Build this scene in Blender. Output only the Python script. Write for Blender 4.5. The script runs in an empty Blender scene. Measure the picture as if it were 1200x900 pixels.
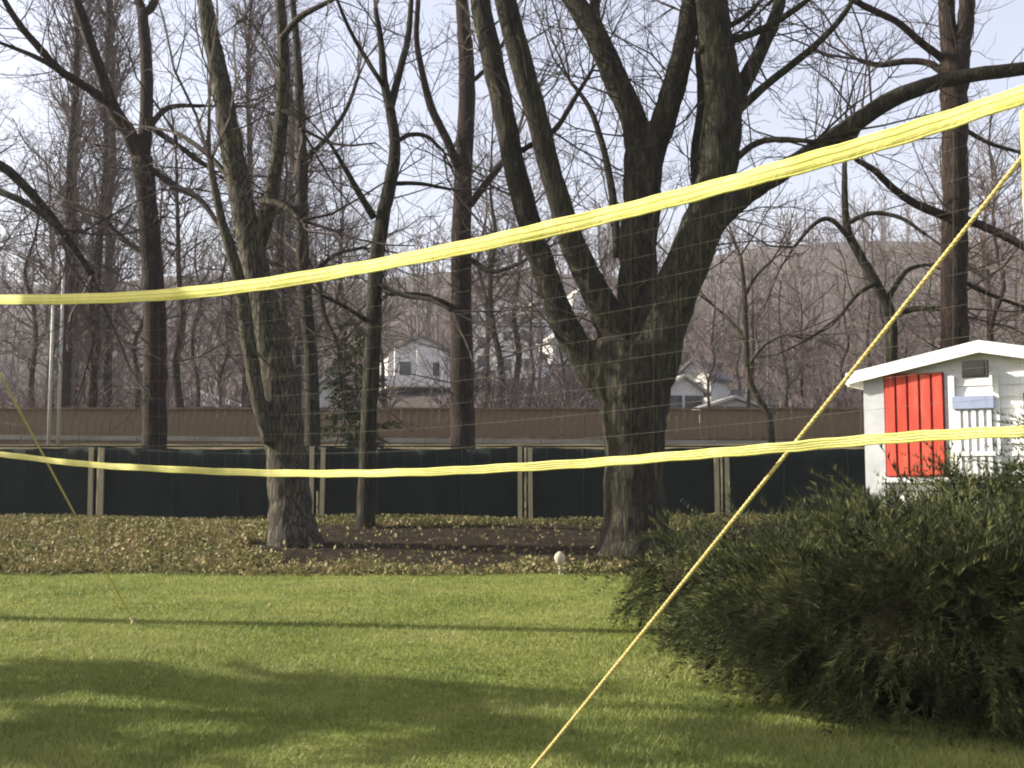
import bpy, math, random
import numpy as np
from mathutils import Vector

# ------------------------------------------------------------------ camera, sky, sun, exposure
SC = bpy.context.scene
COL = SC.collection
EYE = 1.45
FPX = 1287.0                                   # focal length in pixels of a 1200 px wide picture
PITCH = math.atan(101.0 / FPX)                 # the horizon lies at y = 551
cam_data = bpy.data.cameras.new("camera")
cam_data.sensor_width = 36.0
cam_data.lens = 36.0 * FPX / 1200.0
cam_data.clip_end = 3000.0
cam = bpy.data.objects.new("camera", cam_data)
cam.location = (0, 0, EYE)
cam.rotation_euler = (math.pi / 2 + PITCH, 0, 0)
COL.objects.link(cam)
SC.camera = cam

SUN_ELEV = math.radians(26)
SHADOW_AZ = math.radians(-8)                  # shadows fall to the right and a little towards the camera
world = bpy.data.worlds.new("World")
SC.world = world
world.use_nodes = True
wn = world.node_tree
sky = wn.nodes.new("ShaderNodeTexSky")
sky.sky_type = 'NISHITA'
sky.sun_disc = False
sky.sun_elevation = SUN_ELEV
sky.sun_rotation = math.radians(-82)
sky.air_density = 1.0
sky.dust_density = 4.0
sky.ozone_density = 1.0
bgn = wn.nodes["Background"]
bgn.inputs[1].default_value = 0.14
veil = wn.nodes.new("ShaderNodeMix")           # an even veil of thin high cloud over the whole sky
veil.data_type = 'RGBA'
veil.inputs[0].default_value = 0.5
veil.inputs[7].default_value = (2.55, 2.38, 2.68, 1)
wn.links.new(sky.outputs[0], veil.inputs[6])
wn.links.new(veil.outputs[2], bgn.inputs[0])
sun_data = bpy.data.lights.new("sun", 'SUN')
sun_data.energy = 5.0
sun_data.angle = math.radians(0.55)
sun_data.color = (1.0, 0.93, 0.80)
sun = bpy.data.objects.new("sun", sun_data)
sd = Vector((math.cos(SHADOW_AZ) * math.cos(SUN_ELEV), math.sin(SHADOW_AZ) * math.cos(SUN_ELEV), -math.sin(SUN_ELEV)))
sun.rotation_euler = sd.to_track_quat('-Z', 'Y').to_euler()
COL.objects.link(sun)
SC.view_settings.view_transform = 'Standard'
SC.view_settings.look = 'None'
SC.view_settings.gamma = 1.0
SC.view_settings.exposure = 1.27
SC.render.engine = 'CYCLES'
SC.cycles.filter_width = 2.0
SC.cycles.max_bounces = 6

R = random.Random(7)
NR = np.random.default_rng(7)
CP, SP = math.cos(PITCH), math.sin(PITCH)

def P(px, py, d):
    """the point that stands d metres ahead of the camera in the direction measured at (px, py)"""
    u, v = (px - 600.0) / FPX, (450.0 - py) / FPX
    fy, fz = CP - v * SP, SP + v * CP
    k = d / fy
    return np.array((u * k, d, EYE + fz * k))

# ------------------------------------------------------------------ terrain
TY = [-200, 15.6, 17, 19, 21, 24, 30, 36.5, 38.5, 44, 60, 90, 120, 220, 350, 430, 520, 900]
TZ = [0, 0, .10, .26, .38, .36, .9, 2.25, 2.36, 2.4, 3.4, 6.3, 10, 32, 67, 80, 76, 50]
def gz(x, y):
    z = float(np.interp(y, TY, TZ))
    if y > 44:
        k = min(1.0, (y - 44) / 150.0)
        z += k * (7.0 * math.sin(x * .013 - .3) + 3.0 * math.sin(x * .027 + y * .01) + 2.0 * math.sin(x * .06 + 2))
    elif y > 15.6:
        z += .04 * math.sin(x * .9 + y) * min(1, (y - 15.6) / 3)
    return z

# ------------------------------------------------------------------ helpers
class MB:
    def __init__(self):
        self.v, self.t, self.q, self.n = [], [], [], 0
    def add(self, v, tris=None, quads=None):
        v = np.asarray(v, dtype=np.float64).reshape(-1, 3)
        if tris is not None and len(tris): self.t.append(np.asarray(tris, dtype=np.int64) + self.n)
        if quads is not None and len(quads): self.q.append(np.asarray(quads, dtype=np.int64) + self.n)
        self.v.append(v); self.n += len(v)
    def box(self, c, s, M=None):
        x, y, z = [a / 2 for a in s]
        v = np.array([(-x,-y,-z),(x,-y,-z),(x,y,-z),(-x,y,-z),(-x,-y,z),(x,-y,z),(x,y,z),(-x,y,z)])
        if M is not None: v = v @ np.asarray(M).T
        self.add(v + np.asarray(c), quads=[(0,3,2,1),(4,5,6,7),(0,1,5,4),(1,2,6,5),(2,3,7,6),(3,0,4,7)])
    def tube(self, pts, rad, sides=6, cap=True, wob=0.0, rng=None):
        pts = np.asarray(pts, float); n = len(pts)
        rad = np.asarray(rad, float)
        tan = np.gradient(pts, axis=0); tan /= np.linalg.norm(tan, axis=1)[:, None] + 1e-12
        ref = np.array((0, 0, 1.0)) if abs(tan[:, 2]).mean() < .8 else np.array((0, 1.0, 0))
        a = np.cross(tan, ref); a /= np.linalg.norm(a, axis=1)[:, None] + 1e-12
        b = np.cross(tan, a)
        th = np.arange(sides) * 2 * math.pi / sides
        rr = np.repeat(rad[:, None], sides, 1)
        if wob: rr = rr * (1 + wob * NR.standard_normal((n, sides)))
        v = pts[:, None] + rr[..., None] * (a[:, None] * np.cos(th)[None, :, None] + b[:, None] * np.sin(th)[None, :, None])
        i = np.arange(n - 1)[:, None] * sides; j = np.arange(sides)[None]; k = (j + 1) % sides
        q = np.stack([i + j, i + k, i + sides + k, i + sides + j], -1).reshape(-1, 4)
        v = v.reshape(-1, 3); tr = []
        if cap:
            v = np.vstack([v, pts[0], pts[-1]]); m = n * sides
            for s in range(sides):
                tr.append((m, (s + 1) % sides, s)); tr.append((m + 1, (n - 1) * sides + s, (n - 1) * sides + (s + 1) % sides))
        self.add(v, tr, q)
    def tubes(self, polys, rads):
        """many thin three-sided twigs at once; polys a list of point arrays, grouped by length"""
        by = {}
        for p, r in zip(polys, rads): by.setdefault(len(p), []).append((p, r))
        for n, lst in by.items():
            pts = np.array([a for a, _ in lst]); rad = np.array([b for _, b in lst])
            tan = np.gradient(pts, axis=1); tan /= np.linalg.norm(tan, axis=2)[..., None] + 1e-12
            ref = np.where(np.abs(tan[:, :1, 2:3]) < .8, np.array((0, 0, 1.0)), np.array((0, 1.0, 0)))
            a = np.cross(tan, np.broadcast_to(ref, tan.shape)); a /= np.linalg.norm(a, axis=2)[..., None] + 1e-12
            b = np.cross(tan, a)
            th = np.arange(3) * 2 * math.pi / 3
            v = pts[:, :, None] + rad[:, :, None, None] * (a[:, :, None] * np.cos(th)[None, None, :, None] + b[:, :, None] * np.sin(th)[None, None, :, None])
            m = len(lst)
            base = np.arange(m)[:, None, None] * (n * 3) + np.arange(n - 1)[None, :, None] * 3
            j = np.arange(3)[None, None]; k = (j + 1) % 3
            q = np.stack([base + j, base + k, base + 3 + k, base + 3 + j], -1).reshape(-1, 4)
            self.add(v.reshape(-1, 3), None, q)
    def mesh(self, name, smooth=False):
        me = bpy.data.meshes.new(name)
        v = np.vstack(self.v)
        t = np.vstack(self.t) if self.t else np.zeros((0, 3), int)
        q = np.vstack(self.q) if self.q else np.zeros((0, 4), int)
        me.vertices.add(len(v)); me.vertices.foreach_set("co", v.astype(np.float32).ravel())
        me.loops.add(len(t) * 3 + len(q) * 4)
        me.loops.foreach_set("vertex_index", np.concatenate([t.ravel(), q.ravel()]).astype(np.int32))
        me.polygons.add(len(t) + len(q))
        st = np.concatenate([np.arange(len(t)) * 3, len(t) * 3 + np.arange(len(q)) * 4]).astype(np.int32)
        me.polygons.foreach_set("loop_start", st)
        me.update(calc_edges=True)
        me.polygons.foreach_set("use_smooth", np.full(len(t) + len(q), bool(smooth)))
        me.validate()
        return me
    def build(self, name, mat, parent=None, smooth=False, kind=None, label=None):
        me = self.mesh(name, smooth)
        me.materials.append(mat)
        o = bpy.data.objects.new(name, me); COL.objects.link(o)
        if parent is not None: o.parent = parent
        if kind: o["kind"] = kind
        if label: o["label"] = label
        return o

def tag(o, label, cat, group=None):
    o["label"] = label; o["category"] = cat
    if group: o["group"] = group
    return o
def empty(name, loc=(0, 0, 0), rz=0.0):
    o = bpy.data.objects.new(name, None); COL.objects.link(o)
    o.location = [float(a) for a in loc]; o.rotation_euler = (0, 0, rz); o.empty_display_size = .2
    return o
def copy_tree(o, parent=None):
    c = o.copy(); COL.objects.link(c); c.parent = parent
    for ch in list(o.children): copy_tree(ch, c)
    return c
def share(name, me, parent, loc=(0, 0, 0), rot=(0, 0, 0), scale=(1, 1, 1)):
    o = bpy.data.objects.new(name, me); COL.objects.link(o); o.parent = parent
    o.location = [float(a) for a in loc]; o.rotation_euler = rot; o.scale = scale
    return o

def smooth_path(pts, sub=4):
    pts = np.asarray(pts, float); n = len(pts)
    if n < 3: 
        t = np.linspace(0, 1, sub + 1)[:, None]; return pts[0] * (1 - t) + pts[1] * t
    e = np.vstack([2 * pts[0] - pts[1], pts, 2 * pts[-1] - pts[-2]]); out = []
    for i in range(n - 1):
        p0, p1, p2, p3 = e[i:i + 4]
        for t in np.arange(sub) / sub:
            out.append(.5 * ((2 * p1) + (-p0 + p2) * t + (2 * p0 - 5 * p1 + 4 * p2 - p3) * t * t + (-p0 + 3 * p1 - 3 * p2 + p3) * t ** 3))
    out.append(pts[-1]); return np.array(out)

# ------------------------------------------------------------------ materials
def mat(name):
    m = bpy.data.materials.new(name); m.use_nodes = True
    return m, m.node_tree.nodes, m.node_tree.links, m.node_tree.nodes["Principled BSDF"]
def ramp(N, stops):
    r = N.new("ShaderNodeValToRGB"); el = r.color_ramp.elements
    while len(el) > 1: el.remove(el[-1])
    el[0].position = stops[0][0]; el[0].color = (*stops[0][1], 1)
    for p, c in stops[1:]:
        e = el.new(p); e.color = (*c, 1)
    return r
def noise_mat(name, stops, scale=5, detail=6, stretch=(1, 1, 1), rough=.85, bump=0.0, bscale=None, spec=.3):
    m, N, L, b = mat(name)
    tc = N.new("ShaderNodeTexCoord"); mp = N.new("ShaderNodeMapping"); mp.inputs["Scale"].default_value = stretch
    no = N.new("ShaderNodeTexNoise"); no.inputs["Scale"].default_value = scale; no.inputs["Detail"].default_value = detail; no.inputs["Roughness"].default_value = .65
    rp = ramp(N, stops)
    L.new(tc.outputs["Object"], mp.inputs[0]); L.new(mp.outputs[0], no.inputs[0]); L.new(no.outputs[0], rp.inputs[0]); L.new(rp.outputs[0], b.inputs["Base Color"])
    b.inputs["Roughness"].default_value = rough; b.inputs["Specular IOR Level"].default_value = spec
    if bump:
        n2 = N.new("ShaderNodeTexNoise"); n2.inputs["Scale"].default_value = bscale or scale * 2; n2.inputs["Detail"].default_value = 5
        bp = N.new("ShaderNodeBump"); bp.inputs["Strength"].default_value = bump; bp.inputs["Distance"].default_value = .02
        L.new(mp.outputs[0], n2.inputs[0]); L.new(n2.outputs[0], bp.inputs["Height"]); L.new(bp.outputs[0], b.inputs["Normal"])
    return m
def island_mat(name, stops, rough=.7, trans=0.0, spec=.25, patch=None):
    """colour picked at random for every leaf, blade or needle, with slow patches across the place"""
    m, N, L, b = mat(name)
    g = N.new("ShaderNodeNewGeometry"); rp = ramp(N, stops)
    src = g.outputs["Random Per Island"]
    if patch:
        tc = N.new("ShaderNodeTexCoord"); no = N.new("ShaderNodeTexNoise"); no.inputs["Scale"].default_value = patch[0]; no.inputs["Detail"].default_value = 3
        L.new(tc.outputs["Object"], no.inputs[0])
        mr = N.new("ShaderNodeMapRange"); mr.inputs[1].default_value = .3; mr.inputs[2].default_value = .7; L.new(no.outputs[0], mr.inputs[0])
        mx = N.new("ShaderNodeMix"); mx.inputs[0].default_value = patch[1]
        L.new(src, mx.inputs[2]); L.new(mr.outputs[0], mx.inputs[3]); src = mx.outputs[0]
    L.new(src, rp.inputs[0]); L.new(rp.outputs[0], b.inputs["Base Color"])
    b.inputs["Roughness"].default_value = rough; b.inputs["Specular IOR Level"].default_value = spec
    if trans:
        tr = N.new("ShaderNodeBsdfTranslucent"); L.new(rp.outputs[0], tr.inputs[0])
        ms = N.new("ShaderNodeMixShader"); ms.inputs[0].default_value = trans
        L.new(b.outputs[0], ms.inputs[1]); L.new(tr.outputs[0], ms.inputs[2]); L.new(ms.outputs[0], N["Material Output"].inputs[0])
    return m

def bark_mat(name, stops, crack=16.0):
    m = noise_mat(name, stops, 10, 8, (1, 1, .22), .95)
    N, L = m.node_tree.nodes, m.node_tree.links; b = N["Principled BSDF"]; rp = [n for n in N if n.type == 'VALTORGB'][0]
    tc = [n for n in N if n.type == 'TEX_COORD'][0]; no = [n for n in N if n.type == 'TEX_NOISE'][0]
    mp = N.new("ShaderNodeMapping"); mp.inputs["Scale"].default_value = (1, 1, .2); L.new(tc.outputs["Object"], mp.inputs[0])
    vo = N.new("ShaderNodeTexVoronoi"); vo.feature = 'DISTANCE_TO_EDGE'; vo.inputs["Scale"].default_value = crack
    ad = N.new("ShaderNodeMix"); ad.data_type = 'VECTOR'; ad.inputs[0].default_value = .10
    L.new(mp.outputs[0], ad.inputs[4]); L.new(no.outputs[1], ad.inputs[5]); L.new(ad.outputs[1], vo.inputs[0])
    mr = N.new("ShaderNodeMapRange"); mr.inputs[1].default_value = 0; mr.inputs[2].default_value = .16; mr.inputs[3].default_value = .3; L.new(vo.outputs[0], mr.inputs[0])
    mx = N.new("ShaderNodeMix"); mx.data_type = 'RGBA'; mx.inputs[6].default_value = (.006, .005, .004, 1)
    L.new(mr.outputs[0], mx.inputs[0]); L.new(rp.outputs[0], mx.inputs[7]); L.new(mx.outputs[2], b.inputs["Base Color"])
    sm = N.new("ShaderNodeMath"); sm.operation = 'MULTIPLY_ADD'; sm.inputs[1].default_value = .6; L.new(no.outputs[0], sm.inputs[0]); L.new(mr.outputs[0], sm.inputs[2])
    bp = N.new("ShaderNodeBump"); bp.inputs["Strength"].default_value = 1.0; bp.inputs["Distance"].default_value = .03
    L.new(sm.outputs[0], bp.inputs["Height"]); L.new(bp.outputs[0], b.inputs["Normal"])
    return m
BARK = bark_mat("bark", [(.30, (.010, .008, .006)), (.45, (.022, .018, .013)), (.56, (.038, .037, .018)), (.66, (.055, .046, .033)), (.76, (.14, .115, .085))], 15)
BARK_BROWN = bark_mat("bark brown", [(.32, (.014, .008, .006)), (.55, (.036, .022, .016)), (.74, (.10, .07, .05))], 17)
BARK_GREY = bark_mat("bark grey", [(.30, (.03, .026, .02)), (.5, (.08, .068, .052)), (.60, (.07, .07, .037)), (.75, (.22, .185, .145))], 17)
TWIG = noise_mat("twig", [(.3, (.022, .016, .013)), (.7, (.06, .045, .036))], 1.5, 3, rough=.9)
TWIG_RED = noise_mat("twig red", [(.3, (.075, .056, .052)), (.7, (.155, .12, .112))], .8, 3, rough=.9)
TWIG_PALE = noise_mat("twig pale", [(.3, (.065, .05, .043)), (.7, (.145, .115, .10))], .8, 3, rough=.9)
WOOD_FAR = noise_mat("wood far", [(.32, (.06, .048, .047)), (.5, (.10, .08, .078)), (.68, (.155, .125, .12))], .06, 5, rough=.95)
LAWN = noise_mat("lawn soil and turf", [(.30, (.075, .10, .018)), (.5, (.14, .165, .03)), (.7, (.21, .22, .05))], 1.4, 8, (1, 1.6, 1), .95, .5, 60, .1)
GRASS = island_mat("grass", [(0, (.09, .13, .03)), (.45, (.18, .215, .06)), (.8, (.26, .275, .095)), (1, (.38, .34, .17))], .6, .35, .2, (.7, .68))
LITTER_SHADE = noise_mat("leaf litter soil with tree shade", [(.3, (.009, .007, .005)), (.5, (.020, .015, .010)), (.72, (.055, .043, .025))], 6, 8, rough=1, bump=.8, bscale=25, spec=.05)  # soil colour darkened to carry the tree shade on the bank
LEAVES = island_mat("ground leaves", [(0, (.05, .065, .018)), (.35, (.145, .145, .048)), (.6, (.21, .18, .075)), (.85, (.28, .215, .11)), (1, (.38, .32, .18))], .7, .2, .2, (1.3, .5))
HILL = noise_mat("hill earth", [(.34, (.04, .033, .031)), (.5, (.075, .062, .057)), (.66, (.115, .097, .085))], .45, 9, rough=1, spec=.05)
EMBANK = noise_mat("embankment earth", [(.3, (.05, .05, .022)), (.5, (.11, .09, .05)), (.7, (.16, .135, .08))], .6, 8, rough=1, spec=.05)

# ------------------------------------------------------------------ the ground, one strip after another
def strip(name, ys, xs, m, label=None):
    mb = MB(); nx = len(xs)
    v = [(x, y, gz(x, y)) for y in ys for x in xs]
    q = [(j * nx + i, j * nx + i + 1, (j + 1) * nx + i + 1, (j + 1) * nx + i) for j in range(len(ys) - 1) for i in range(nx - 1)]
    mb.add(v, None, q)
    o = mb.build(name, m, None, True); o["kind"] = "structure"
    return o
far_x = np.concatenate([np.linspace(-700, -90, 30), np.linspace(-80, 80, 65), np.linspace(90, 700, 30)])
strip("lawn", np.concatenate([np.linspace(-200, -5, 8), np.linspace(0, 15.6, 14)]), far_x, LAWN)
strip("planted_bank", np.linspace(15.6, 24, 24), far_x, LITTER_SHADE)
strip("embankment", np.linspace(24, 44, 26), far_x, EMBANK)
strip("hillside", np.concatenate([np.linspace(44, 120, 30), np.linspace(126, 440, 50), np.linspace(460, 900, 12)]), far_x, HILL)

# ------------------------------------------------------------------ grass blades on the lawn
def lawn_edge(x):
    return 15.5 + .38 * np.sin(x * .8) + .2 * np.sin(x * 2.3 + 1) + .14 * np.sin(x * 7.1) + .1 * np.sin(x * 15 + 2) + NR.normal(0, .16, np.shape(x))
def blades(n, dmin, dmax, hmin, hmax, wid, pw):
    u = NR.random(n); e = 1 - pw
    d = (dmin ** e + u * (dmax ** e - dmin ** e)) ** (1 / e)
    x = (NR.random(n) * 2 - 1) * (d * .50 + 1.6)
    k = d < lawn_edge(x); d, x = d[k], x[k]; n = len(d)
    a = NR.random(n) * 2 * math.pi; h = hmin + (hmax - hmin) * NR.random(n) ** 1.5
    h = h * (1 + .3 * np.sin(x * 1.7 + d) * np.sin(d * 1.3))
    w = wid * (.7 + .06 * d) * (.7 + .6 * NR.random(n))
    lean = .7 * h; la = NR.random(n) * 2 * math.pi
    c = np.stack([x, d, np.zeros(n)], 1); s = np.stack([np.cos(a) * w, np.sin(a) * w, np.zeros(n)], 1)
    tip = c + np.stack([np.cos(la) * lean, np.sin(la) * lean, h], 1)
    v = np.stack([c - s, c + s, tip], 1).reshape(-1, 3)
    mb = MB(); mb.add(v, np.arange(3 * n).reshape(-1, 3)); return mb
o = blades(345000, 4.2, 15.9, .018, .042, .0035, 1.2).build("grass", GRASS); o["kind"] = "stuff"
o["label"] = "short mown grass blades covering the lawn"; o["category"] = "grass"

# ------------------------------------------------------------------ ivy and dead leaves on the bank
def litter(n):
    y = 15.2 + NR.random(n) ** .9 * 8.2; x = (NR.random(n) * 2 - 1) * (y * .5 + 1.5)
    k = y > lawn_edge(x) - .15 - .3 * NR.random(n); x, y = x[k], y[k]
    # tree shade right of the leaning tree, put in as nearly leafless dark soil
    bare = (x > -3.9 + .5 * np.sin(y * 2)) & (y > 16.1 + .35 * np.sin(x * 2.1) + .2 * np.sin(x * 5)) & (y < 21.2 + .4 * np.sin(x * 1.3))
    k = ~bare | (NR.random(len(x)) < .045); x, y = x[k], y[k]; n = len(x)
    z = np.array([gz(a, b) for a, b in zip(x, y)]) + NR.random(n) ** 2 * .13 + .01
    s = .011 + .024 * NR.random(n) ** 1.6
    a1 = NR.standard_normal((n, 3)); a1 /= np.linalg.norm(a1, axis=1)[:, None]
    a2 = np.cross(a1, NR.standard_normal((n, 3))); a2 /= np.linalg.norm(a2, axis=1)[:, None]
    c = np.stack([x, y, z], 1); s = s[:, None]
    v = np.stack([c - a1 * s * 1.5, c + a2 * s * .9, c + a1 * s * 1.5, c - a2 * s * .9], 1).reshape(-1, 3)
    mb = MB(); mb.add(v, None, np.arange(4 * n).reshape(-1, 4)); return mb
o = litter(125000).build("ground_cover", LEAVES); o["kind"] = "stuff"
o["label"] = "ivy and dead leaves covering the low bank behind the lawn"; o["category"] = "ground cover"

def stray(n):
    y = 5 + NR.random(n) ** .6 * 10.4; x = (NR.random(n) * 2 - 1) * (y * .5 + 1.5); c = np.stack([x, y, .022 + .02 * NR.random(n)], 1)
    a = NR.random(n) * 6.28; s = (.009 + .014 * NR.random(n))[:, None]
    a1 = np.stack([np.cos(a), np.sin(a), NR.normal(0, .35, n)], 1); a2 = np.stack([-np.sin(a), np.cos(a), NR.normal(0, .35, n)], 1)
    mb = MB(); mb.add(np.stack([c - a1 * s * 1.4, c + a2 * s * .8, c + a1 * s * 1.4, c - a2 * s * .8], 1).reshape(-1, 3), None, np.arange(4 * n).reshape(-1, 4)); return mb
o = stray(350).build("fallen_leaves", LEAVES); o["kind"] = "stuff"
o["label"] = "stray dead leaves lying on the lawn"; o["category"] = "leaves"

# ------------------------------------------------------------------ bare trees
def unit(v): return v / (np.linalg.norm(v) + 1e-12)
def grow(polys, rads, p, d, length, r, level, dens, up, rng, rmin):
    n = 4 if level > 0 else 3
    pts = [p]; dd = d
    for i in range(n):
        dd = unit(dd + rng.normal(0, .20, 3) + np.array((0, 0, up)))
        pts.append(pts[-1] + dd * length / n)
    pts = np.array(pts); rr = np.linspace(r, max(r * .35, rmin), n + 1)
    polys.append(pts); rads.append(rr)
    if level <= 0: return
    k = max(1, int(round(length * dens * (.7 + .6 * rng.random()))))
    for t in np.sort(rng.random(k)) * .85 + .15:
        f = t * n; i = min(int(f), n - 1); q = pts[i] + (pts[i + 1] - pts[i]) * (f - i)
        tg = unit(pts[i + 1] - pts[i]); pr = unit(np.cross(tg, rng.normal(0, 1, 3)))
        cd = unit(tg * rng.uniform(.5, 1.1) + pr * rng.uniform(.6, 1.0))
        grow(polys, rads, q, cd, length * rng.uniform(.35, .62) * (1.15 - .5 * t), max(rr[i] * .55, rmin), level - 1, dens * 1.35, up, rng, rmin)

from mathutils import noise as mnoise
def fuse(mb, voxel, rough):
    """one continuous body out of overlapping stems, with bark relief along the grain"""
    me = mb.mesh("body"); ob = bpy.data.objects.new("body", me); COL.objects.link(ob)
    rm = ob.modifiers.new("fuse", 'REMESH'); rm.mode = 'VOXEL'; rm.voxel_size = voxel
    sm = ob.modifiers.new("soften", 'SMOOTH'); sm.factor = .5; sm.iterations = 7
    dg = bpy.context.evaluated_depsgraph_get(); out = bpy.data.meshes.new_from_object(ob.evaluated_get(dg))
    bpy.data.objects.remove(ob); bpy.data.meshes.remove(me); out.materials.clear()
    nv = len(out.vertices); co = np.empty(nv * 3, np.float32); no = np.empty(nv * 3, np.float32)
    out.vertices.foreach_get("co", co); out.vertex_normals.foreach_get("vector", no)
    co = co.reshape(-1, 3); no = no.reshape(-1, 3); f = mnoise.noise
    k = np.array([f((x * 13, y * 13, z * 1.6)) * .6 + f((x * 4, y * 4, z * 1.1)) + .5 * f((x * 26, y * 26, z * 5)) for x, y, z in co.tolist()])
    out.vertices.foreach_set("co", (co + no * (rough * k)[:, None]).astype(np.float32).ravel()); out.update()
    out.polygons.foreach_set("use_smooth", np.ones(len(out.polygons), bool))
    return out

def traced_tree(name, label, limbs, d0, m_bark, m_twig, seed, group=None, twig_len=(1.0, 2.6), twig_every=.36, rmin=.0035, level=2, up=.07, tmin=.0, dens=2.2, fused=(), voxel=.038, rough=.02):
    """limbs: (points in the photograph, radii in its pixels, depth at the start, depth at the end); each gets its own place in depth"""
    rng = np.random.default_rng(seed)
    first = limbs[0]
    b = P(*first[0][0], d0 + first[2]); base = np.array((b[0], b[1], gz(b[0], b[1])))
    root = empty(name, base); tag(root, label, "tree", group)
    polys, rads = [], []
    body = MB()
    for li, (pp, rr, da, db) in enumerate(limbs):
        n = len(pp)
        cum = np.concatenate([[0], np.cumsum(np.hypot(*np.diff(np.array(pp, float), axis=0).T))]); cum /= cum[-1]
        pts = np.array([P(x, y, d0 + da + (db - da) * c) for (x, y), c in zip(pp, cum)])
        rad = np.array([r * (d0 + da + (db - da) * c) / FPX for r, c in zip(rr, cum)])
        if li == 0: pts[0, 2] = base[2] - .15
        sub = 5
        sp = smooth_path(pts, sub); sr = np.interp(np.linspace(0, n - 1, len(sp)), np.arange(n), rad)
        wob = rng.normal(0, 1, sp.shape) * sr[:, None] * .035; wob[0] = wob[-1] = 0
        sp = sp + wob
        if li == 0:      # root flare
            hgt = sp[:, 2] - base[2]; sr = sr * (1 + .32 * np.exp(-np.clip(hgt, 0, None) / .28))
        if fused and (li == 0 or li in fused):
            cut = len(sp) if li == 0 else max(4, int(len(sp) * fused[li]))
            body.tube(sp[:cut] - base, sr[:cut] * 1.02, 16, True, .01)
            if cut < len(sp) - 2:
                mb = MB(); mb.tube(sp[cut - 3:] - base, sr[cut - 3:], 14, True, .018); mb.build("limb", m_bark, root, True)
        else:
            mb = MB(); mb.tube(sp - base, sr, 12 if sr.max() > .06 else 7, True, .018)
            mb.build("trunk" if li == 0 else "limb", m_bark, root, True)
        # finer branches
        seg = np.linalg.norm(np.diff(sp, axis=0), axis=1); L = seg.sum(); cl = np.concatenate([[0], np.cumsum(seg)])
        cnt = int(L / twig_every)
        for t in rng.random(cnt):
            if li == 0 and t < tmin: continue
            s = t * L; i = min(np.searchsorted(cl, s), len(sp) - 1); i = max(i, 1)
            q = sp[i]
            if q[2] < base[2] + 2.2: continue
            tg = unit(sp[i] - sp[i - 1]); pr = unit(np.cross(tg, rng.normal(0, 1, 3)))
            cd = unit(tg * rng.uniform(.1, .8) + pr + np.array((0, 0, .15)))
            ln = rng.uniform(*twig_len) * (.75 + .5 * rng.random())
            grow(polys, rads, q - base, cd, ln, min(sr[i] * .4, .006 + .0065 * ln), level, dens, up, rng, rmin)
        # limb ends run out into long branches
        q = sp[-1]; tg = unit(sp[-1] - sp[-3])
        for _ in range(3 if sr[-1] < .09 or pp[-1][1] < 0 else 0):
            cd = unit(tg + rng.normal(0, .3, 3))
            grow(polys, rads, q - base, cd, max(1.2, min(3.2, sr[-1] * 60)), min(sr[-1] * .75, .035), 3, dens * .8, up, rng, rmin)
    if fused:
        me = fuse(body, voxel, rough); me.materials.append(m_bark); me.name = "trunk"
        o = bpy.data.objects.new("trunk", me); COL.objects.link(o); o.parent = root
    mb = MB(); mb.tubes(polys, rads)
    mb.build("twigs", m_twig, root, False, "stuff")
    return root

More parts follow.
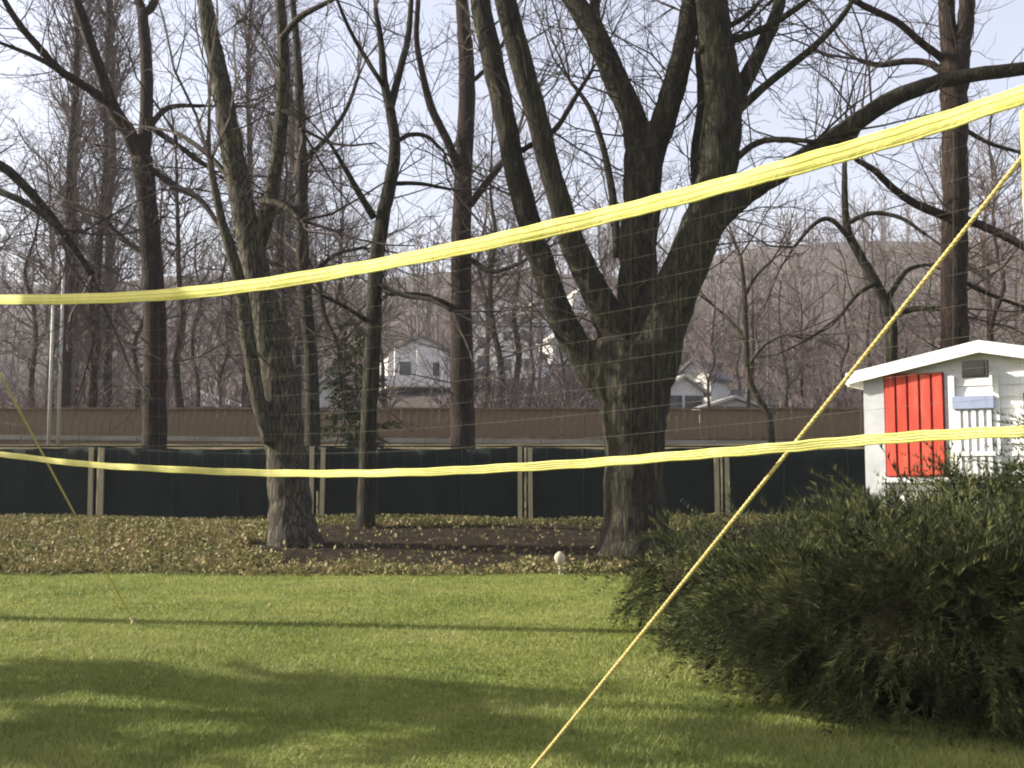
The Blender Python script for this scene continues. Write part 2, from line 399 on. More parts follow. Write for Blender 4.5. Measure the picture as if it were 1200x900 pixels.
G = 17.5
traced_tree("bare_tree", "huge bare tree with many thick limbs forking low, beside the juniper", [
    ([(746,655),(745,600),(744,540),(742,490),(741,445),(742,400)], [37,35,34,38,46,44], 0, 0),
    ([(722,462),(700,440),(676,405),(655,365),(637,315),(620,262),(603,195),(590,130),(575,60),(562,0),(550,-80)], [22.9,21.1,17.6,15.8,15,14.1,13.2,13.2,13.2,12.3,9.68], 0, .9),
    ([(742,440),(728,398),(706,358),(683,312),(664,265),(648,210),(630,140),(610,70),(592,0),(575,-80)], [26.4,23.8,18.5,15.8,14.1,13.2,13.2,14.1,13.2,9.68], .1, -.7),
    ([(744,420),(746,360),(747,300),(752,240),(754,180)], [26.4,22.9,22,22.9,23.8], .1, .5),
    ([(752,195),(742,140),(722,95),(702,48),(680,12),(655,-30)], [17.6,15.8,15,14.1,13.2,9.68], .5, 1.2),
    ([(704,52),(698,20),(697,-30)], [7.04,6.16,5.28], .95, 1.2),
    ([(758,200),(778,140),(794,85),(806,30),(812,-40)], [15.8,15,14.1,12.3,9.68], .5, 0.0),
    ([(760,440),(778,380),(800,320),(822,265),(838,210),(846,150),(846,90),(838,40),(832,-20),(826,-90)], [31.7,29,26.4,23.8,22.9,23.8,22,20.2,18.5,13.2], -.1, -.5),
    ([(846,150),(868,105),(890,62),(910,15),(920,-30)], [11.4,10.6,8.8,7.92,6.16], -.4, .2),
    ([(858,135),(900,98),(950,58),(985,22),(1010,-20)], [6.16,4.84,4.4,3.52,2.64], -.4, -1.2),
    ([(810,300),(838,258),(872,228),(910,204),(950,180),(990,153),(1030,125),(1075,104),(1125,90),(1200,80),(1260,66)], [19.4,16.7,14.1,12.3,11.9,11.4,10.6,9.68,8.8,7.92,6.16], -.2, -2.2),
    ([(862,186),(886,168),(915,163),(955,166)], [4.4,3.96,3.52,2.64], -.4, -1.1),
    ([(852,48),(875,42),(905,28),(940,5),(960,-15)], [5.28,4.4,4.4,3.52,2.64], -.4, -1.0),
    ([(820,60),(835,40),(870,22),(892,0)], [4.4,3.52,3.52,2.64], -.5, .3),
    ([(752,205),(765,160),(785,115),(805,55),(815,0)], [4.4,3.96,3.52,3.52,2.64], .6, 1.4),
    ([(724,300),(718,230),(706,170),(690,125),(668,95)], [5.28,4.84,3.96,3.08,2.2], 1.2, 1.9),
    ([(602,182),(630,165),(652,150),(672,118),(694,82)], [3.52,3.52,3.52,3.08,2.2], .7, 1.0),
    ([(818,235),(815,180),(822,120),(818,60)], [6.16,6.16,5.28,4.4], .5, .8),
], G, BARK, TWIG, 11, twig_len=(.7, 2.2), twig_every=.36, dens=2.9,
   fused={1: .55, 2: .5, 3: 1.0, 4: .5, 6: .5, 7: .6, 8: .4, 10: .35})

traced_tree("bare_tree", "leaning bare tree with pale sunlit bark standing on the bank left of centre", [
    ([(346,645),(340,590),(335,530),(330,480),(320,410),(305,340),(293,285),(281,225),(268,155),(256,85),(243,20),(228,-60)], [25,24,23,22,20,17,15,14,13,11,10,8], 0, .6),
    ([(316,520),(300,455),(290,395),(284,345),(272,300),(258,250),(246,190)], [8,9,9,8,7,5,4], -.2, -.5),
    ([(298,305),(312,258),(322,205),(330,140),(332,70),(328,0),(322,-60)], [8,8.5,8,8,7,6,5], .3, -.4),
    ([(331,130),(345,135),(352,150)], [4,3.5,3], -.1, -.3),
    ([(330,45),(352,20),(385,2),(410,-15)], [4,4,3,2], -.3, -1.0),
    ([(283,235),(262,200),(230,170),(205,155)], [4,3.5,3,2.5], .2, 1.0),
    ([(306,235),(330,240),(352,258)], [4,4,3], .1, -.5),
], 18.5, BARK_GREY, TWIG, 12, twig_len=(.6, 1.8), twig_every=.4, fused={1: .5, 2: .4}, voxel=.032, rough=.015)

traced_tree("bare_tree", "slim dark bare tree in front of the green fence, mid bank", [
    ([(428,615),(429,560),(432,490),(437,400),(440,320),(447,265),(457,215),(463,175),(458,132),(450,95),(447,55),(440,10)], [10,9.5,9.5,9.5,9,8.5,8,7,6,5,4,3], 0, .3),
    ([(457,130),(468,85),(478,45),(482,0)], [5,4.5,4,3], .2, .9),
    ([(449,100),(430,70),(410,35),(395,0)], [3,3,2.5,2], .2, -.6),
    ([(438,255),(420,225),(403,195),(385,165)], [4.5,4,3,2], .2, -.7),
    ([(462,168),(480,158),(500,160),(520,178)], [3,3,2.5,2], .2, 1.0),
    ([(456,215),(490,215),(530,222)], [3,2.5,1.8], .2, 1.0),
    ([(437,330),(470,345),(505,352),(530,365)], [3,3,2.5,2], .2, -.8),
    ([(436,380),(405,360),(375,345)], [3,2.5,2], .2, -.8),
], 21.0, BARK, TWIG, 13, twig_len=(.8, 2.0), twig_every=.42)

traced_tree("bare_tree", "forked bare tree behind the green fence at far left", [
    ([(181,560),(181,480),(182,410),(180,340),(176,280),(171,225),(166,185)], [16,14,13.5,13,12,12,13], 0, .2),
    ([(166,190),(150,155),(132,125),(118,85),(103,40),(90,0),(75,-50)], [10,9,8,7,6,5.5,4], .2, -1.0),
    ([(130,122),(98,100),(70,82),(42,52),(18,22),(0,-10)], [5.5,5,5,4.5,4,3], -.2, -1.8),
    ([(72,84),(40,66),(0,50)], [3,3,2], -1.0, -1.8),
    ([(167,188),(171,140),(172,90),(169,40),(166,12),(155,-15)], [9,8,7.5,7,6,4], .2, .9),
    ([(167,15),(178,8),(188,-20)], [5,5,4], .7, 1.4),
    ([(177,148),(200,165),(225,182),(250,200)], [4,3.5,3,2], .3, 1.2),
    ([(177,198),(205,218),(235,235),(268,280)], [4,4,3.5,2.5], .2, -1.0),
    ([(174,150),(198,126),(240,124)], [4,3.2,2], .3, 1.2),
    ([(178,300),(150,285),(110,250),(75,235)], [4,3.5,3,2], .2, 1.0),
], 27.0, BARK_BROWN, TWIG, 14, twig_len=(.9, 2.4), twig_every=.34)

traced_tree("bare_tree", "straight reddish brown bare tree rising behind the fence left of the huge tree", [
    ([(543,570),(542,500),(541,420),(540,340),(541,260),(544,180),(547,110),(545,50),(541,0),(538,-50)], [16,14.5,13.5,12.5,11.5,10.5,10,9,7.5,6], 0, .4),
    ([(537,195),(522,160),(505,125),(495,85),(488,45),(490,0)], [5.5,5,5,4,3.5,3], .1, -1.1),
    ([(551,240),(568,217),(590,188),(605,165)], [4.5,4.5,4,3], .1, .9),
    ([(540,365),(515,352),(490,345),(455,345)], [3.5,3,2.5,2], .1, -1.0),
    ([(553,305),(575,318),(600,312),(625,300)], [3.5,3,2.5,2], .1, -1.0),
    ([(548,100),(575,75),(595,40)], [3,2.5,2], .2, 1.2),
], 28.0, BARK_BROWN, TWIG, 15, twig_len=(.9, 2.2), twig_every=.36, dens=2.0)

traced_tree("bare_tree", "tall dark brown tree with twin top rising behind the white hut", [
    ([(1118,560),(1118,480),(1118,400),(1118,320),(1119,240),(1119,170),(1118,110),(1120,60)], [17,16.5,16,15,15,15,16,18], 0, .2),
    ([(1116,65),(1110,25),(1108,-20),(1104,-70)], [11,10,9,7], .2, .4),
    ([(1124,65),(1132,25),(1134,-20),(1138,-70)], [11,10,9,7], .2, -.2),
    ([(1106,70),(1080,50),(1050,25),(1015,8),(985,-8)], [5,4.5,4,4,3], .2, -.9),
    ([(1106,84),(1085,73),(1060,72),(1030,76),(1005,70)], [5,4,4,3.5,2.5], .2, 1.0),
    ([(1104,252),(1075,240),(1048,222),(1025,200),(1003,187)], [5.5,5,4.5,4,3], .1, -.8),
    ([(1132,258),(1155,266),(1180,278),(1215,298)], [5.5,5,5,4], .1, -.6),
    ([(1127,150),(1160,168),(1200,180)], [3,2.5,2], .1, 1.0),
    ([(1128,330),(1160,345),(1200,360)], [3,2.5,2], .1, 1.0),
], 22.0, BARK_BROWN, TWIG, 16, twig_len=(.8, 2.0), twig_every=.42, dens=2.0)

traced_tree("bare_tree", "thin crooked bare tree bending up left of the hut roof", [
    ([(1047,560),(1046,480),(1045,420),(1044,372),(1028,335),(1008,300),(994,272),(990,235),(990,190)], [8,7.5,7,6.5,6,5.5,5,4,3], 0, .3),
    ([(1040,350),(1062,318),(1085,310)], [3.5,3,2], .1, .8),
    ([(1044,372),(1070,362),(1095,362)], [4,4,3], .1, -.6),
    ([(1000,285),(975,258),(955,262),(930,290)], [3,3,2.5,2], .2, -.5),
    ([(993,262),(1020,250),(1055,255),(1085,275)], [3,3,2.5,2], .2, -.5),
    ([(1026,332),(1005,345),(985,370)], [3,2.5,2], .1, -.5),
], 24.5, BARK, TWIG, 17, twig_len=(.6, 1.5), twig_every=.4)

traced_tree("bare_tree", "slender young bare tree between the huge tree and the rope", [
    ([(905,540),(903,500),(890,470),(877,440),(874,390),(872,340),(868,300)], [4.5,4,4,4,3.5,3,2], 0, .2),
    ([(874,400),(855,375),(838,360)], [2.5,2,1.5], .1, .5),
    ([(876,430),(895,405),(918,392)], [2.5,2,1.5], .1, -.5),
    ([(872,350),(885,325),(905,305)], [2,2,1.5], .1, .4),
], 25.0, BARK_GREY, TWIG, 18, twig_len=(.5, 1.3), twig_every=.3, rmin=.004)

traced_tree("bare_tree", "dark narrow bare tree just right of the leaning tree's fork", [
    ([(368,560),(366,480),(364,410),(357,340),(354,270),(354,200),(352,140),(350,85),(346,30),(340,-30)], [9,8.5,8,8,7.5,7,6,5,4,3], 0, .2),
    ([(354,250),(335,240),(318,232)], [4,3.5,2.5], .1, -.5),
    ([(353,135),(340,118),(334,100)], [3.5,3,2.5], .1, .5),
    ([(356,300),(372,330),(380,370),(395,400)], [4,4,3.5,2.5], .1, -.8),
    ([(354,190),(380,165),(405,130),(420,90)], [3,3,2.5,2], .1, .8),
    ([(358,330),(390,300),(425,290)], [3,2.5,2], .1, .8),
], 30.0, BARK, TWIG, 19, twig_len=(.9, 2.2), twig_every=.34)

traced_tree("bare_tree", "bare tree past the left border whose drooping limb reaches into view", [
    ([(-190,640),(-185,500),(-178,380),(-172,250),(-165,100),(-160,-40)], [20,18,17,15,13,10], 0, .2),
    ([(-176,300),(-120,215),(-60,180),(0,194),(45,236),(75,275),(108,322)], [9,8,7,6,5.5,5,4], .1, 1.2),
    ([(-60,182),(-20,215),(30,238),(70,268)], [5,4.5,4,3], .5, -.5),
    ([(-168,160),(-120,90),(-70,30),(-30,-30)], [8,7,6,4], .1, .8),
], 24.0, BARK, TWIG, 20, twig_len=(.9, 2.2), twig_every=.36)

# ---- prototypes for the trees further back
def free_tree(name, height, seed, m_bark, m_twig, poplar=False, rmin=.007):
    rng = np.random.default_rng(seed)
    root = empty(name)
    n = 9; z = np.linspace(-.3, height * .9, n)
    wx = np.cumsum(rng.normal(0, .10 if poplar else .28, n)); wy = np.cumsum(rng.normal(0, .10 if poplar else .28, n))
    pts = np.stack([wx - wx[0], wy - wy[0], z], 1); r0 = height * (.011 if poplar else .012)
    rad = np.linspace(r0, r0 * .15, n)
    sp = smooth_path(pts, 3); sr = np.interp(np.linspace(0, n - 1, len(sp)), np.arange(n), rad)
    mb = MB(); mb.tube(sp, sr, 8, True, .05); mb.build("trunk", m_bark, root, True)
    polys, rads = [], []
    cnt = 78 if poplar else 46
    for t in np.sort(rng.random(cnt)) * (.9 if poplar else .72) + (.08 if poplar else .26):
        i = min(int(t * (len(sp) - 1)), len(sp) - 2); q = sp[i]
        a = rng.random() * 2 * math.pi
        if poplar:
            cd = unit(np.array((math.cos(a) * .28, math.sin(a) * .28, 1.0))); ln = height * rng.uniform(.10, .2); up = .10
        else:
            cd = unit(np.array((math.cos(a), math.sin(a), rng.uniform(.35, 1.1)))); ln = height * rng.uniform(.16, .32) * (1.25 - .7 * t); up = .05
        grow(polys, rads, q, cd, ln, min(sr[i] * .5, .010 * ln + .012), 3 if not poplar else 2, 1.3 if not poplar else 1.7, up, rng, rmin)
    mb = MB(); mb.tubes(polys, rads); mb.build("twigs", m_twig, root, False, "stuff")
    return root
protos = [free_tree("bare_tree", 19, 31, BARK_BROWN, TWIG_PALE), free_tree("bare_tree", 17, 32, BARK, TWIG_PALE),
          free_tree("bare_tree", 15, 33, BARK_BROWN, TWIG_RED), free_tree("bare_tree", 12, 36, BARK_GREY, TWIG_RED)]
GB = "bare trees crowding behind the brown fence"
spots = [(-30,50,0),(30,62,1),(150,56,2),(215,48,0),(232,66,1),(262,58,3),(300,70,0),(336,46,1),(405,62,2),(412,70,0),(566,72,1),(585,56,1),(620,75,2),
         (660,62,3),(705,80,0),(765,66,1),(835,58,3),(862,74,2),(920,52,3),(945,66,2),(985,60,2),(1010,78,0),(1065,55,3),(1090,66,1),(1160,50,2),(1180,62,0),(1230,56,1),(-60,60,2),
         (120,78,3),(60,70,0),(190,68,1),(345,52,0),(450,90,1),(598,68,0),(735,72,1),(880,62,1),(1040,70,1),(1130,72,0),(420,82,3),(552,64,3),(800,85,0)]
used = set(); far_rank = {}
for px, d, k in spots:
    x = (px - 600) / FPX * d
    o = protos[k] if k not in used else copy_tree(protos[k]); used.add(k)
    s = R.uniform(.85, 1.12)
    if px > 780 and px < 1100: s *= .72
    o.location = (x, d, gz(x, d)); o.rotation_euler = (0, 0, R.uniform(0, 6.28)); o.scale = (s, s, s)
    where = next(w for lim, w in ((165, "left of the forked tree"), (270, "between the forked and the leaning tree"), (430, "between the leaning and slim dark trees"), (540, "just left of the straight reddish brown tree"), (700, "between the reddish brown and huge trees"), (860, "beside the huge tree's right limb"), (1045, "right of the huge tree, before the hut"), (9999, "behind the white hut")) if px < lim)
    far_rank.setdefault((k, where), []).append((d, o))
    tag(o, ("tall pale" if k == 0 else "pale" if k == 1 else "reddish" if k == 2 else "small reddish") + " bare tree on the slope " + where, "tree", GB)
for lst in far_rank.values():
    if len(lst) > 1:
        for (d, o), w in zip(sorted(lst, key=lambda a: a[0]), ("nearest", "farthest") if len(lst) == 2 else ("nearest", "middle", "farthest", "hindmost")):
            o["label"] = w + " " + o["label"]
GP = "tall narrow poplars at the left"
pop = [free_tree("poplar_tree", 27, 41, BARK_BROWN, TWIG_RED, True, .009), free_tree("poplar_tree", 24, 42, BARK_BROWN, TWIG_RED, True, .009)]
used = set()
for px, d, k in [(74,47,0),(104,49,1),(122,55,0),(88,58,1),(288,57,0),(318,60,1),(336,66,0)]:
    x = (px - 600) / FPX * d
    o = pop[k] if k not in used else copy_tree(pop[k]); used.add(k)
    o.location = (x, d, gz(x, d)); o.rotation_euler = (0, 0, R.uniform(0, 6.28))
    if px < 200: tag(o, {74: "leftmost", 88: "second from left", 104: "third from left", 122: "rightmost"}[px] + " of the tall narrow reddish poplars at far left", "tree", GP)
    else: tag(o, {288: "left", 318: "middle", 336: "right"}[px] + " one of three tall reddish poplars behind the leaning tree's top", "tree", GP + ", second clump")

# ---- the wood on the hill, one mass
def far_wood():
    rng = np.random.default_rng(5); variants = []
    for s in range(5):
        polys, rads = [], []
        h = 9.0; pts = np.array([(0, 0, -.4), (.1 * rng.normal(), .1 * rng.normal(), h * .45), (.25 * rng.normal(), .25 * rng.normal(), h * .8)])
        polys.append(np.vstack([pts, pts[-1] + (0, 0, h * .15)])); rads.append(np.array((.16, .11, .06, .02)))
        for t in rng.random(13) * .75 + .2:
            q = np.array((0, 0, h * t)); a = rng.random() * 6.28
            grow(polys, rads, q, unit(np.array((math.cos(a), math.sin(a), rng.uniform(.6, 1.6)))), h * rng.uniform(.2, .38) * (1.2 - .6 * t), .06, 2, .6, .08, rng, .034)
        mb = MB(); mb.tubes(polys, rads); variants.append((np.vstack(mb.v), np.vstack(mb.q)))
    out = MB(); cnt = 0
    while cnt < 470:
        d = 92 + 340 * rng.random() ** (1.4 if cnt < 300 else .45)
        px = rng.uniform(-90, 1290); x = (px - 600) / FPX * d
        if 440 < px < 532 and d < 112: continue
        if any(abs(x - hx * d / hy) < 3.6 and -28 < d - hy < 7 for hx, hy in HOUSE_XY): continue
        v, q = variants[rng.integers(5)]; a = rng.random() * 6.28; s = rng.uniform(.7, 1.35) * (1 + min(d, 250) / 500)
        c, sn = math.cos(a) * s, math.sin(a) * s
        w = np.stack([v[:, 0] * c - v[:, 1] * sn, v[:, 0] * sn + v[:, 1] * c, v[:, 2] * s * rng.uniform(.8, 1.2)], 1) + (x, d, gz(x, d))
        out.add(w, None, q); cnt += 1
    return out

# ------------------------------------------------------------------ houses on the hill
WHITE_WALL = noise_mat("house render white", [(.3, (.62, .60, .56)), (.7, (.78, .77, .74))], 1.5, 5, rough=.9)
ROOF_GREY = noise_mat("roof slate", [(.3, (.10, .10, .11)), (.7, (.19, .185, .19))], 2, 6, rough=.8)
ROOF_PALE = noise_mat("roof pale", [(.3, (.38, .36, .33)), (.7, (.55, .52, .47))], 2, 6, rough=.8)
GLASS_DARK = noise_mat("window glass", [(.3, (.03, .035, .04)), (.7, (.06, .07, .08))], 2, 2, rough=.12, spec=.6)
def house(px, d, w, dp, wall_h, roof_h, rz, label, roof_m=ROOF_GREY, wins=3, terrace=False, floors=1, zoff=0):
    x = (px - 600) / FPX * d
    root = empty("house", (x, d, gz(x, d) - .3 + zoff), rz); tag(root, label, "house", None)
    mb = MB(); mb.box((0, 0, wall_h / 2), (w, dp, wall_h))
    mb.add([(-w/2, -dp/2, wall_h), (w/2, -dp/2, wall_h), (0, -dp/2, wall_h + roof_h), (-w/2, dp/2, wall_h), (w/2, dp/2, wall_h), (0, dp/2, wall_h + roof_h)], [(0,1,2),(3,5,4)], [(0,2,5,3),(1,4,5,2)])
    mb.build("wall", WHITE_WALL, root)
    mb = MB(); t = .18; ov = .4
    for s in (-1, 1):
        a = np.array((s * (w / 2 + ov), 0, wall_h - ov * roof_h / (w / 2))); b = np.array((0, 0, wall_h + roof_h)); up = np.array((0, 0, t))
        v = [a + (0, -dp/2 - ov, .03), b + (0, -dp/2 - ov, .03), b + (0, dp/2 + ov, .03), a + (0, dp/2 + ov, .03)]
        v = v + [p + up for p in v]
        mb.add(v, None, [(0,3,2,1),(4,5,6,7),(0,1,5,4),(1,2,6,5),(2,3,7,6),(3,0,4,7)])
    rf = mb.build("roof", roof_m, root)
    mb = MB(); mb.box((w * .18, dp * .15, wall_h + roof_h * .9), (.7, .7, 1.5)); mb.build("chimney", ROOF_GREY, rf)
    for f in range(floors):
        for i in range(wins):
            wx = (i + .5) / wins * w - w / 2; wz = wall_h * (f + .55) / floors
            mb = MB(); mb.box((wx, -dp / 2 - .03, wz), (1.1, .12, 1.3)); wi = mb.build("window", GLASS_DARK, root)
            mb = MB(); mb.box((wx, -dp / 2 - .07, wz - .74), (1.3, .2, .12)); mb.build("sill", WHITE_WALL, wi)
    if terrace:
        mb = MB(); mb.box((0, -dp / 2 - 1.6, .45), (w + 2.6, .3, .9)); mb.build("terrace_wall", WHITE_WALL, root)
        for i in (-1.6, -.3, 1.1):
            mb = MB(); mb.box((i * w / 4, -dp / 2 - 1.1, wall_h * .55), (.45, .45, wall_h * 1.1)); mb.build("pillar", WHITE_WALL, root)
    return (x, d)
HOUSE_XY = [house(488, 108, 6.5, 6, 3.2, 1.6, .25, "grey roofed white house with pillars and terrace wall, left of the reddish brown tree", ROOF_GREY, 2, True, zoff=.6),
    house(386, 56, 1.4, 2, 2.7, .5, .1, "small white cabin glimpsed just right of the leaning tree's trunk", ROOF_PALE, 0),
    house(245, 95, 4.0, 5, 1.9, .9, -.1, "low white house far behind the left end of the brown fence", ROOF_PALE, 2, zoff=-.6),
    house(588, 150, 9, 6, 4.6, 2.0, -.1, "wide white house among trees, right of the reddish brown tree", ROOF_PALE, 4, floors=2),
    house(640, 155, 5.5, 6, 4.8, 2.2, .2, "narrow two storey white house left of the huge tree's outer limb", ROOF_PALE, 2, floors=2),
    house(679, 205, 4, 5, 3.5, 1.6, .3, "tiny white house high on the hill between the huge tree's two left limbs", ROOF_PALE, 1),
    house(824, 84, 2.6, 4, 2.5, 1.1, -.5, "little white gabled house on the slope right of the huge tree", ROOF_GREY, 1, zoff=-.1),
    house(790, 70, 2.6, 4, 1.9, .9, .15, "pale roofed low house hidden behind the huge tree's right edge", ROOF_PALE, 2, zoff=-.1),
    house(852, 66, 3.6, 3, 1.1, .6, .1, "long low pale house just above the brown fence right of the huge tree", ROOF_PALE, 3, zoff=-.1),
    house(563, 128, 3.0, 5, 4.2, 1.5, .1, "slim white house showing beside the reddish brown tree's right edge", ROOF_GREY, 1, floors=2),
    house(612, 122, 5.0, 5, 2.6, 1.2, -.2, "low pale roofed house below the wide white house on the hill", ROOF_PALE, 2),
    house(658, 132, 4.0, 5, 2.8, 1.3, .3, "pale roofed house just left of the huge tree's lower fork", ROOF_PALE, 2)]
def brushwood():
    rng = np.random.default_rng(9); variants = []
    for s in range(5):
        polys, rads = [], []
        for i in range(10):
            a = rng.random() * 6.28; t = rng.uniform(.08, .55)
            grow(polys, rads, np.array((rng.normal(0, .4), rng.normal(0, .4), -.1)), unit(np.array((math.cos(a) * t, math.sin(a) * t, 1.0))), rng.uniform(1.6, 3.3), .03, 1, 1.3, .05, rng, .014)
        mb = MB(); mb.tubes(polys, rads); variants.append((np.vstack(mb.v), np.vstack(mb.q)))
    out = MB(); cnt = 0
    while cnt < 480:
        d = 45 + 125 * rng.random() ** 1.2
        px = rng.uniform(-90, 1290); x = (px - 600) / FPX * d
        if 440 < px < 532 and d < 106: continue
        if any(abs(x - hx * d / hy) < 3.6 and -26 < d - hy < 5 for hx, hy in HOUSE_XY): continue
        v, q = variants[rng.integers(5)]; a = rng.random() * 6.28; s = rng.uniform(.6, 1.3) * (.8 + d / 160)
        c, sn = math.cos(a) * s, math.sin(a) * s
        out.add(np.stack([v[:, 0] * c - v[:, 1] * sn, v[:, 0] * sn + v[:, 1] * c, v[:, 2] * s], 1) + (x, d, gz(x, d)), None, q); cnt += 1
    return out
o = brushwood().build("brushwood", TWIG_RED); o["kind"] = "stuff"
o["label"] = "reddish leafless brushwood covering the slope above the brown fence"; o["category"] = "brushwood"
o = far_wood().build("hillside_wood", WOOD_FAR); o["kind"] = "stuff"
o["label"] = "leafless wood covering the hillside"; o["category"] = "wood"

# ------------------------------------------------------------------ brown board fence, kerb, green fence, poles
BOARD = noise_mat("brown boards", [(.3, (.085, .058, .034)), (.5, (.15, .108, .065)), (.7, (.21, .16, .10))], 3, 7, (1, 1, .2), .9)
KERB = noise_mat("pale concrete", [(.3, (.17, .165, .14)), (.7, (.30, .29, .25))], 1.2, 6, rough=.9)
LAMPW = noise_mat("pale lamp", [(.3, (.30, .27, .20)), (.7, (.42, .38, .29))], 3, 6, rough=.7)
FABRIC = noise_mat("green screen fabric", [(.3, (.004, .009, .007)), (.7, (.009, .018, .014))], 3, 5, rough=.8)
SEAM = noise_mat("screen seam", [(.3, (.012, .024, .02)), (.7, (.024, .04, .033))], 3, 5, rough=.8)
POST = noise_mat("weathered post", [(.3, (.30, .25, .15)), (.7, (.50, .44, .30))], 4, 6, (1, 1, .3), .85)
GALV = noise_mat("galvanised steel", [(.3, (.32, .32, .29)), (.7, (.46, .46, .42))], 6, 4, rough=.6)

fy = 43.0
bf = empty("board_fence", (0, fy, gz(0, fy))); tag(bf, "long brown board fence on the embankment below the wooded hill", "fence")
bm = MB(); bm.box((0, 0, .74), (.285, .03, 1.42)); board_me = bm.mesh("board"); board_me.materials.append(BOARD)
nb = 0
for i in range(-78, 79):
    x = i * .30
    share("board", board_me, bf, (x, R.uniform(-.012, .012), gz(x, fy) - gz(0, fy) + R.uniform(-.02, .02)), (0, R.uniform(-.008, .008), 0))
mb = MB(); mb.box((0, -.075, 1.50), (47.6, .11, .07)); mb.build("top_rail", BOARD, bf)
mb = MB(); mb.box((0, -.05, .35), (47.6, .05, .09)); mb.build("lower_rail", BOARD, bf)

ky = 38.2
kb = empty("kerb", (0, ky, gz(0, ky))); tag(kb, "pale concrete kerb running along the embankment below the brown fence", "kerb")
km = MB(); km.box((0, 0, .06), (1.97, .3, .16)); kerb_me = km.mesh("kerb_stone"); kerb_me.materials.append(KERB)
for i in range(-11, 12):
    share("kerb_stone", kerb_me, kb, (i * 2.0, 0, .03 - .016 * i + R.uniform(-.004, .004)), (0, .008, 0))

gy = 24.0
gf = empty("screen_fence", (0, gy, .34)); tag(gf, "low dark green screen fence with paired pale posts behind the bank", "fence")
pair_px = [-150, 115.5, 372.5, 615.5, 845, 1075, 1310]
pair_x = [(p - 600) / FPX * gy for p in pair_px]
for a, b in zip(pair_x[:-1], pair_x[1:]):
    mb = MB(); xs = np.linspace(a + .02, b - .02, 40); zs = np.linspace(-.25, 1.62, 8)
    v = [(x, .05 + .025 * math.sin(x * 5 + z) + .014 * math.sin(x * 13 + z * 3) + .01 * math.sin(z * 9 + x * 2), z + (.02 * math.sin((x - a) / (b - a) * math.pi) * -2.6 + .008 * math.sin(x * 9) if z > 1 else 0)) for z in zs for x in xs]
    q = [(j * 40 + i, j * 40 + i + 1, (j + 1) * 40 + i + 1, (j + 1) * 40 + i) for j in range(7) for i in range(39)]
    mb.add(v, None, q)
    po = mb.build("screen_panel", FABRIC, gf, True)
    for f in (.33, .66):
        xs_ = a + (b - a) * f + R.uniform(-.2, .2); mb = MB()
        mb.tube([(xs_ + .01 * math.sin(z * 7), .035 + .025 * math.sin(xs_ * 5 + z) + .014 * math.sin(xs_ * 13 + z * 3) + .01 * math.sin(z * 9 + xs_ * 2), z) for z in np.linspace(-.2, 1.55, 9)], np.full(9, .016), 6); mb.build("seam", SEAM, po, True)
    sm = po.modifiers.new("thickness", 'SOLIDIFY'); sm.thickness = .006
mb = MB(); mb.tube([(pair_x[0], .08, 1.63), (pair_x[-1], .08, 1.63)], [.02, .02], 6); mb.build("top_wire", FABRIC, gf)
for px_, x in zip(pair_px, pair_x):
    for s in (-1, 1):
        mb = MB(); mb.box((0, 0, .64), (.095, .07, 1.88)); mb.box((0, 0, 1.595), (.11, .085, .03))
        o = mb.build("post", POST, gf); o.location = (x + s * .115, -.03, R.uniform(-.02, .02)); o.rotation_euler = (0, R.uniform(-.012, .012), 0)

for px_, ptop, lab in [(57, 360, "shorter left one of two thin pale metal poles at far left"), (68, 322, "taller right one of two thin pale metal poles at far left")]:
    b = P(px_, 516, 37.6); tpz = P(px_, ptop, 37.6)[2]; base = np.array((b[0], 37.6, gz(b[0], 37.6)))
    root = empty("metal_pole", base); tag(root, lab, "pole")
    mb = MB(); mb.tube([(0, 0, -.2), (0, 0, tpz - base[2])], [.06, .05], 10); mb.build("shaft", GALV, root, True)
    mb = MB(); mb.tube([(0, 0, tpz - base[2]), (0, 0, tpz - base[2] + .06)], [.07, .04], 10); mb.build("cap", GALV, root, True)

# ------------------------------------------------------------------ conifers
NEEDLE = island_mat("conifer needles", [(0, (.018, .026, .014)), (.6, (.038, .05, .022)), (1, (.065, .075, .03))], .7, .1)
def spray_variants(seed, length=.32, n=9, droop=.25, leaf=.085, wid=.011, per=2, fwd=(.5, 1.0), side=(.5, 1.0)):
    """feathery twig ends: an axis with side leaflets, pointing along +X"""
    rng = np.random.default_rng(seed); out = []
    for _ in range(7):
        v, t = [], []
        ax = [np.array((length * s, .02 * math.sin(s * 3 + _), -droop * length * s * s)) for s in np.linspace(0, 1, n)]
        for i in range(n - 1):
            k = len(v); w = .006 * (1 - i / n)
            v += [ax[i] + (0, w, 0), ax[i] - (0, w, 0), ax[i + 1]]; t.append((k, k + 1, k + 2))
            for s in (-1, 1):
                for q in range(per):
                    b = ax[i] + (ax[i + 1] - ax[i]) * rng.random()
                    l = leaf * (1.15 - .6 * i / n) * rng.uniform(.7, 1.2)
                    dr = unit(np.array((rng.uniform(*fwd), s * rng.uniform(*side), rng.uniform(-.35, .45))))
                    sd_ = unit(np.cross(dr, rng.normal(0, 1, 3))) * wid
                    k = len(v); v += [b - sd_, b + sd_, b + dr * l]; t.append((k, k + 1, k + 2))
        out.append((np.array(v), np.array(t)))
    return out
